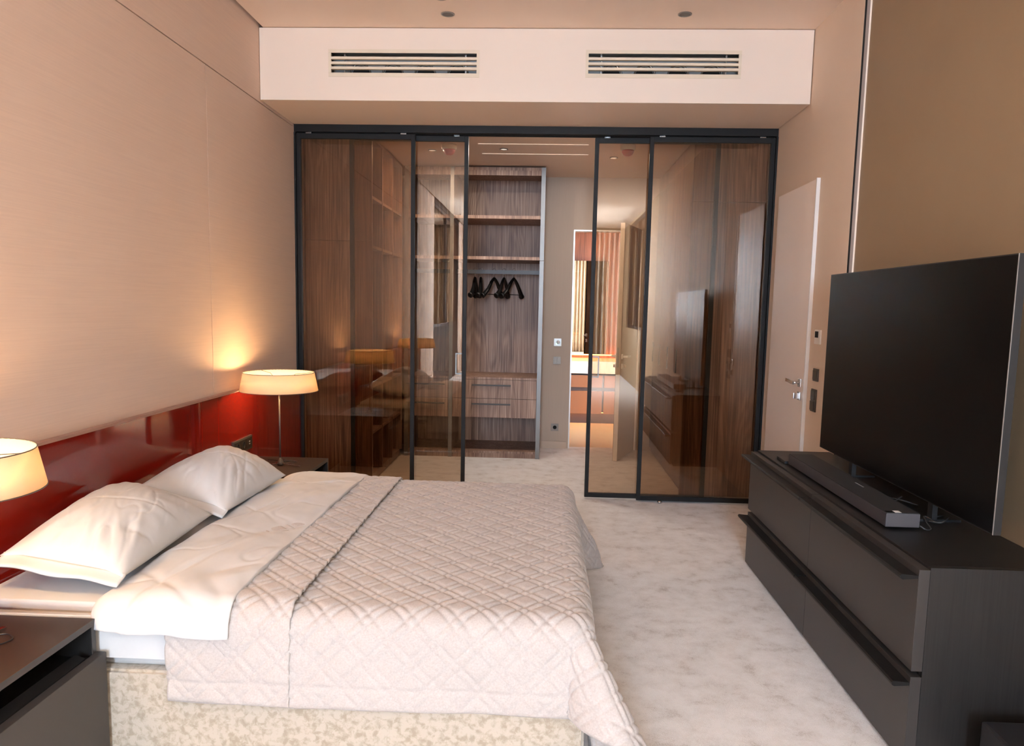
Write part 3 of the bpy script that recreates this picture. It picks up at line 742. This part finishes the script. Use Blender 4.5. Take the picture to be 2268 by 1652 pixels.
# ------------------------------------------------------------------ pillows
def pillow(A, B, C, D, Tk, label, seed, flange=.045):
    """A head-near, B head-far, C foot-far, D foot-near corners of the pillow's middle plane"""
    A, B, C, D = (np.array(p, float) for p in (A, B, C, D))
    n = 96
    u, v = np.meshgrid(np.linspace(-1, 1, n), np.linspace(-1, 1, n), indexing='ij')   # u: head->foot, v: near->far
    def bil(u, v):
        a = (1-u)/2; b = (1-v)/2
        return (a*b)[..., None]*A+(a*(1-b))[..., None]*B+((1-a)*(1-b))[..., None]*C+((1-a)*b)[..., None]*D
    nrm = np.cross(D-A, B-A); nrm /= np.linalg.norm(nrm)
    if nrm[2] < 0: nrm = -nrm
    pin = 1-.075*(1-v**2)*u**2*0
    uu = u*(1-.055*(1-v**2)); vv = v*(1-.055*(1-u**2))
    base = bil(uu, vv)
    prof = np.clip(1-np.abs(u)**2.4, 0, 1)**.62*np.clip(1-np.abs(v)**2.4, 0, 1)**.62
    rad = np.arctan2(v, u); rr = np.hypot(u, v)
    wrk = .0045*np.sin(rad*19+5*vnoise(u*2, v*2, seed))*np.clip(rr-.35, 0, 1)*(1-np.maximum(np.abs(u), np.abs(v))**8)
    cw = np.clip(.45+.55*(u-v*.6), .15, 1.2)
    wrk += .014*vnoise(u*1.6+v*1.2, v*1.4-u*.4, seed)+1.3*cw*(.010*vnoise((u+v)*3.2+.5*vnoise(u*3, v*3, 9), (v-u)*1.1, seed+1)+.006*vnoise((u*1.3+v)*6, (v-u)*1.9, seed+2)+.003*vnoise((u+v*.6)*11, (v-u)*3, seed+3))
    rdg = np.exp(-(vnoise((u+v)*2.3, (v-u)*1.1, seed+6)/.035)**2)+.7*np.exp(-(vnoise((u*1.2+v)*3.6+4, (v-u)*1.6, seed+8)/.04)**2)
    crease = -.0055*rdg*np.clip(cw, 0, 1)-.004*np.exp(-((v-.35*u+.05)/.02)**2)*np.clip(1-np.abs(u)**4, 0, 1)
    top = base+nrm*(Tk*.62*prof+(wrk+crease)*np.clip(prof*1.6, 0, 1))[..., None]
    bot = base-nrm*(Tk*.38*prof)[..., None]
    bot[..., 2] = np.maximum(bot[..., 2], ZM+.004); top[..., 2] = np.maximum(top[..., 2], ZM+.010)
    t = thing('pillow', ((A+B+C+D)/4*np.array([1, 1, 0])+np.array([0, 0, ZM])).tolist(), label, 'pillow', 'white bed pillows')
    # closed body
    bm_ = bmesh.new()
    vt = [[bm_.verts.new(top[i, j]) for j in range(n)] for i in range(n)]
    vb = [[(vt[i][j] if i in (0, n-1) or j in (0, n-1) else bm_.verts.new(bot[i, j])) for j in range(n)] for i in range(n)]
    for i in range(n-1):
        for j in range(n-1):
            bm_.faces.new((vt[i][j], vt[i+1][j], vt[i+1][j+1], vt[i][j+1]))
            q = (vb[i][j], vb[i][j+1], vb[i+1][j+1], vb[i+1][j])
            if len(set(q)) > 2:
                try: bm_.faces.new(q)
                except ValueError: pass
    obj('pillow_body', bm_, 'sheet', t, True)
    # flat open hem along the near side
    k = 40; uu = np.linspace(-.97, 1.0, k); rows = []
    for f_ in np.linspace(0, 1, 6):
        vrow = -1-f_*2*flange/np.linalg.norm(B-A); p = bil(uu*(1-.0*f_), np.full(k, -.955)*(1-f_)+f_*vrow)
        p = p+nrm*(.0045*np.sin(uu*6+seed)*f_+.006*(1-f_))[:, None]; p[:, 2] = np.maximum(p[:, 2]-.012*f_, ZM+.012); rows.append(p)
    gridmesh('hem', np.stack(rows, 0), 'sheet', t, .006, 0)
    return t
pillow((-1.80, 2.35, .625), (-1.815, 3.10, .680), (-1.42, 3.11, .565), (-1.385, 2.36, .562), .225, 'white pillow nearest the camera beside the front nightstand', 5)
pillow((-1.82, 3.25, .645), (-1.80, 4.02, .650), (-1.36, 3.86, .572), (-1.385, 3.17, .562), .225, 'white pillow farther away, below the lit far lamp', 17)

# ================================================================== NIGHTSTANDS AND LAMPS
NX, NZ, NW = -1.413, .470, .568
def make_nightstand():
    """origin at the wall side, near corner, floor"""
    t = thing('nightstand', (0, 0, 0), '', 'nightstand', 'black oak nightstands beside the bed')
    Dp = NX-XH-.006; th = .020
    bx('top', (0, Dp, 0, NW, NZ-th, NZ), 'oakt', t, world=False)
    bx('front_edge', (Dp+.0003, Dp+.0025, 0, NW, NZ-th, NZ), 'oakg', t, world=False)
    for ya in (0, NW-th):
        s_ = bx('side_panel', (0, Dp, ya, ya+th, .03, NZ-th-.0003), 'oak', t, world=False)
        bx('front_edge', (Dp+.0003, Dp+.0025, ya, ya+th, .03, NZ-th-.0003), 'oakg', s_, world=False)
    bx('back_panel', (0, .012, th+.0003, NW-th-.0003, .03, NZ-th-.0003), 'oak', t, world=False)
    bx('niche_floor', (.0123, Dp-.004, th+.0003, NW-th-.0003, .335, .350), 'oak', t, world=False)
    bx('carcass_bottom', (.0123, Dp-.004, th+.0003, NW-th-.0003, .03, .05), 'oak', t, world=False)
    d_ = bx('drawer', (Dp+.004, Dp+.034, -.0, NW, .035, .362), 'oakg', t, .0015, world=False)
    bmh = bmesh.new(); pr = [(Dp-.030, .363), (Dp-.008, .352), (Dp+.003, .352), (Dp+.003, .366), (Dp-.028, .378)]
    va = [[bmh.verts.new((x, y, z)) for (x, z) in pr] for y in (.06, NW-.06)]
    for k in range(len(pr)): bmh.faces.new((va[0][k], va[0][(k+1) % 5], va[1][(k+1) % 5], va[1][k]))
    bmh.faces.new(va[0][::-1]); bmh.faces.new(va[1])
    obj('finger_pull', bmh, 'frame', d_, world=False)
    bx('plinth', (.02, Dp-.02, .03, NW-.03, .0005, .0297), 'black', t, world=False)
    return t
ns = make_nightstand(); ns.location = (XH+.005, 2.238-NW, 0); ns['label'] = 'black oak nightstand in the front left corner, partly cut off'
n2 = copy_tree(ns); n2.location = (XH+.005, 4.81-NW, 0); n2['label'] = 'black oak nightstand at the far side, against the glass'

def make_lamp():
    t = thing('table_lamp', (0, 0, 0), '', 'table lamp', 'lit table lamps on the nightstands')
    obj('base_hub', lathe((0, 0, .002), [(.019, 0), (.021, .004), (.019, .018), (.010, .034), (.0055, .048)], 24), 'switch', t, True, world=False)
    for a in (-20, 100, 220):
        ca, sa = math.cos(math.radians(a)), math.sin(math.radians(a)); bmh = bmesh.new(); rows = []
        for (rr, zz, wv, hh) in ((.012, .017, .006, .006), (.03, .011, .006, .003), (.15, .0055, .008, .0022)):
            rows.append([bmh.verts.new((ca*rr-sa*k*wv, sa*rr+ca*k*wv, zz+q*hh)) for k, q in ((-1, -1), (1, -1), (1, 1), (-1, 1))])
        for i in range(2):
            for k in range(4): bmh.faces.new((rows[i][k], rows[i][(k+1) % 4], rows[i+1][(k+1) % 4], rows[i+1][k]))
        bmh.faces.new(rows[0][::-1]); bmh.faces.new(rows[-1])
        obj('leg', bmh, 'chrome', t, world=False)
    obj('stem', tube([(0, 0, .045), (0, 0, .452)], .0052, n=12), 'switch', t, True, world=False)
    obj('lamp_holder', lathe((0, 0, .452), [(.010, 0), (.013, .006), (.013, .05), (.008, .055)], 16), 'switchs', t, True, world=False)
    z0, z1, rb, rtp = .468, .580, .234, .212
    n = 72; prof = [(rb, z0), (rtp, z1), (rtp-.0015, z1), (rb-.0015, z0)]
    sh = obj('lamp_shade', lathe((0, 0, 0), [(rb, z0), (rtp, z1)], n) if False else lathe((0, 0, 0), prof, n, closed=True), 'shade', t, True, world=False)
    for (rr, zz) in ((rb, z0), (rtp, z1)):
        pts = [(rr*math.cos(2*math.pi*k/64), rr*math.sin(2*math.pi*k/64), zz) for k in range(65)]
        obj('rim', tube(pts, .0018, n=6, cap=False), 'switch', sh, True, world=False)
    for a in (20, 140, 260):
        obj('spoke', tube([(0, 0, .506), (.10*math.cos(math.radians(a)), .10*math.sin(math.radians(a)), z1-.01), (rtp*math.cos(math.radians(a)), rtp*math.sin(math.radians(a)), z1-.001)], .0016, n=6), 'switch', sh, True, world=False)
    cord = spline([(-.012, .0, .012), (-.02, .06, .006), (.02, .12, .004), (.07, .10, .004), (.06, .05, .004), (.0, .08, .004), (-.08, .12, .004), (-.13, .13, .004)], 8)
    obj('cord', tube(cord, .0024, n=6), 'black', t, True, world=False)
    bl = lathe((0, 0, .507), [(.007, 0), (.020, .012), (.024, .026), (.018, .042), (0, .048)], 20)
    bo = obj('bulb', bl, 'bulb', t, True, world=False)
    return t
M['bulb'] = emis('lit_bulb', (1, .66, .33), 20)
def lamp_light(loc):
    l = bpy.data.lights.new('lamp_bulb_light', 'POINT'); l.energy = 8.0; l.color = (1, .60, .27); l.shadow_soft_size = .028
    o = bpy.data.objects.new('lamp_bulb_light', l); COL.objects.link(o); o.location = (loc[0], loc[1], loc[2]+.530); return o
l1 = make_lamp(); l1.location = (-1.640, 4.556, NZ+.0005); l1['label'] = 'lit table lamp with cream drum shade on the far nightstand'
l2 = copy_tree(l1); l2.location = (-1.655, 1.99, NZ+.0005); l2['label'] = 'lit table lamp cut off by the left picture edge'; l2.rotation_euler = (0, 0, math.radians(-18))
for l_ in (l1, l2): lamp_light(l_.location)

# ================================================================== DRESSER, TV, SOUNDBAR
dx0, dy0, dy1, dz = 1.236, 2.372, 4.362, .684
ds_ = thing('dresser', ((dx0+XT)/2, (dy0+dy1)/2, 0), 'long black oak dresser with four pull-front drawers under the television', 'dresser')
bx('side_panel', (dx0, XT-.004, dy0, dy0+.022, .0005, dz-.0003), 'oak', ds_)
bx('side_panel', (dx0, XT-.004, dy1-.022, dy1, .0005, dz-.0003), 'oak', ds_)
bx('top', (dx0+.0003, XT-.004, dy0+.0225, dy1-.0225, dz-.022, dz), 'oakh', ds_)
bx('back_panel', (XT-.016, XT-.005, dy0+.0225, dy1-.0225, .001, dz-.0225), 'oak', ds_)
bx('front_rail', (dx0+.002, dx0+.02, dy0+.0225, dy1-.0225, .001, dz-.0225), 'blackm', ds_)
ym = 3.350
for (za, zb_) in ((.018, .322), (.338, .680)):
    for (ya, yb_) in ((dy0-.001, ym-.0015), (ym+.0015, dy1+.001)):
        # front is lower along its top so the pull lip has a finger recess behind it
        fr_ = bx('drawer', (1.200, dx0-.001, ya, yb_, za, zb_-.004), 'oakd', ds_, .001) if 'oakd' in M else bx('drawer', (1.200, dx0-.001, ya, yb_, za, zb_-.004), M.setdefault('oakd', plain('black_oak_front', (.034, .0295, .027), .42, 0, .5)), ds_, .001)
        zt_ = zb_-.012
        bmh = bmesh.new(); pr = [(1.1995, zt_-.022), (1.152, zt_-.026), (1.145, zt_-.022), (1.1435, zt_-.014), (1.148, zt_-.008), (1.1995, zt_-.012)]
        va = [[bmh.verts.new((x, y, z)) for (x, z) in pr] for y in (ya+.003, yb_-.001)]
        for k in range(6): bmh.faces.new((va[0][k], va[0][(k+1) % 6], va[1][(k+1) % 6], va[1][k]))
        bmh.faces.new(va[0][::-1]); bmh.faces.new(va[1])
        obj('pull_lip', bmh, 'frame', fr_)

tv = thing('television', (1.52, 3.327, dz), 'large black flat-screen television standing on the dresser', 'television')
ty0, ty1, tz0, tz1 = 2.5185, 4.1354, .7542, 1.6831
bx('screen', (1.5045, 1.5065, ty0+.004, ty1-.004, tz0+.004, tz1-.004), 'tv', tv)
bm_ = box(1.5050, 1.5300, ty0, ty0+.0038, tz0, tz1); box(1.5050, 1.5300, ty1-.0038, ty1, tz0, tz1, bm_)
box(1.5050, 1.5300, ty0+.0039, ty1-.0039, tz0, tz0+.0038, bm_); box(1.5050, 1.5300, ty0+.0039, ty1-.0039, tz1-.0038, tz1, bm_)
obj('bezel', bm_, 'tvedge', tv)
bx('chamfer', (1.5030, 1.5048, ty0, ty0+.0038, tz0, tz1), 'tvline', tv)
bx('rear_shell', (1.5067, 1.5295, ty0+.004, ty1-.004, tz0+.004, tz1-.004), 'black', tv)
bx('rear_housing', (1.5297, 1.56, ty0+.25, ty1-.25, tz0+.06, tz1-.35), 'black', tv, .01)
for yy in (ty0+.42, ty1-.42):
    bm_ = box(1.45, 1.62, yy-.018, yy+.018, dz+.0005, dz+.010); box(1.508, 1.528, yy-.018, yy+.018, dz+.0102, tz0+.03, bm_)
    obj('foot', bm_, 'black', tv)

sb = thing('soundbar', (1.34, 3.37, dz), 'slim dark grey soundbar on the dresser before the television', 'soundbar')
bz0, bz1 = dz+.008, dz+.062
bm_ = box(1.279, 1.404, 2.80, 3.945, bz0, bz1-.003)
obj('housing', bm_, 'bar', sb, False, .004)
bx('top_grille', (1.2815, 1.4015, 2.803, 3.942, bz1-.0028, bz1), 'bartop', sb)
bx('end_cap', (1.281, 1.402, 2.797, 2.7998, bz0+.002, bz1-.001), 'barend', sb, .001)
for yy in (2.9, 3.85): bx('rubber_foot', (1.30, 1.38, yy-.03, yy+.03, dz+.0003, bz0-.0002), 'blackm', sb)
bx('sticker', (1.315, 1.338, 2.806, 2.834, bz1+.0001, bz1+.0006), 'sticker', sb)
bx('glossy_inlay', (1.284, 1.314, 2.806, 2.83, bz1+.0001, bz1+.0004), 'lcd', sb)
for k in range(5): bx('logo_stroke', (1.362, 1.368, 3.215+k*.018, 3.228+k*.018, bz1+.0001, bz1+.0005), 'print', sb)
tag(bx('remote_control', (1.272, 1.322, 3.975, 4.115, dz+.0006, dz+.016), 'black', None, .003), 'small black remote control behind the far end of the soundbar', 'remote control')
def cable(pts, r, label):
    tag(obj('cable', tube(spline(pts, 8), r, n=6), 'cablem', None, True), label, 'cable', 'loose cables behind the soundbar')
M['cablem'] = plain('grey_cable', (.035, .035, .035), .35)
zc_ = dz+.0045
cable([(1.44, 3.28, zc_), (1.455, 3.20, zc_), (1.47, 3.16, zc_), (1.485, 3.18, zc_+.01), (1.53, 3.22, zc_+.02)], .003, 'thin black cable curling at the middle of the soundbar')
cable([(1.50, 3.36, zc_), (1.455, 3.40, zc_), (1.45, 3.36, zc_), (1.48, 3.31, zc_), (1.51, 3.28, zc_), (1.49, 3.22, zc_), (1.47, 3.26, zc_+.006), (1.52, 3.20, zc_+.01), (1.57, 3.16, zc_)], .003, 'looped cable under the middle of the television')
cable([(1.405, 3.02, zc_+.01), (1.45, 2.99, zc_), (1.50, 2.955, zc_), (1.515, 2.92, zc_), (1.53, 2.94, zc_+.01), (1.57, 2.96, zc_+.01)], .0035, 'grey cable running straight behind the soundbar end')
cable([(1.405, 2.80, zc_+.012), (1.425, 2.79, zc_), (1.45, 2.81, zc_), (1.47, 2.88, zc_+.004), (1.49, 2.94, zc_+.012), (1.51, 2.90, zc_), (1.485, 2.89, zc_+.006), (1.515, 2.86, zc_+.01), (1.56, 2.90, zc_+.02)], .003, 'knotted cable at the near end of the soundbar')

sw = thing('subwoofer', (1.53, 2.08, 0), 'black subwoofer box on the floor before the dresser', 'subwoofer')
bx('cabinet', (1.369, 1.69, 1.90, 2.262, .012, .240), plain('subwoofer_black', (.010, .010, .012), .45), sw, .008)
obj('port_ring', lathe((1.3685, 2.12, .135), [(.085, 0), (.085, -.004), (.062, -.003), (.058, 0)], 36, axis='x'), M['bartop'], sw, True)
for (xx, yy) in ((1.40, 1.93), (1.40, 2.23), (1.66, 1.93), (1.66, 2.23)): bx('foot', (xx-.015, xx+.015, yy-.015, yy+.015, .0005, .0125), 'blackm', sw)

# ================================================================== CURTAINS AND CHAIR BY THE WINDOW (seen in reflections)
def curtain(x0, x1, y, label):
    n = 160; xs_ = np.linspace(x0, x1, n); zz = np.linspace(.02, ZC-.05, 12)
    Xg, Zg = np.meshgrid(xs_, zz, indexing='ij')
    P = np.stack([Xg, y+.045*np.sin(Xg*2*np.pi/.11+.6*vnoise(Xg*8, Zg, 2))+.015*vnoise(Xg*5, Zg*.7, 4), Zg], -1)
    tag(gridmesh('curtain', P, 'curtain', None, .004, 0), label, 'curtain', 'bedroom window curtains')
curtain(XL+.06, WX0-.03, YW+.14, 'beige curtain drawn to the headboard side of the window')
curtain(WX1+.02, XT-.08, YW+.14, 'beige curtain drawn to the television side of the window')
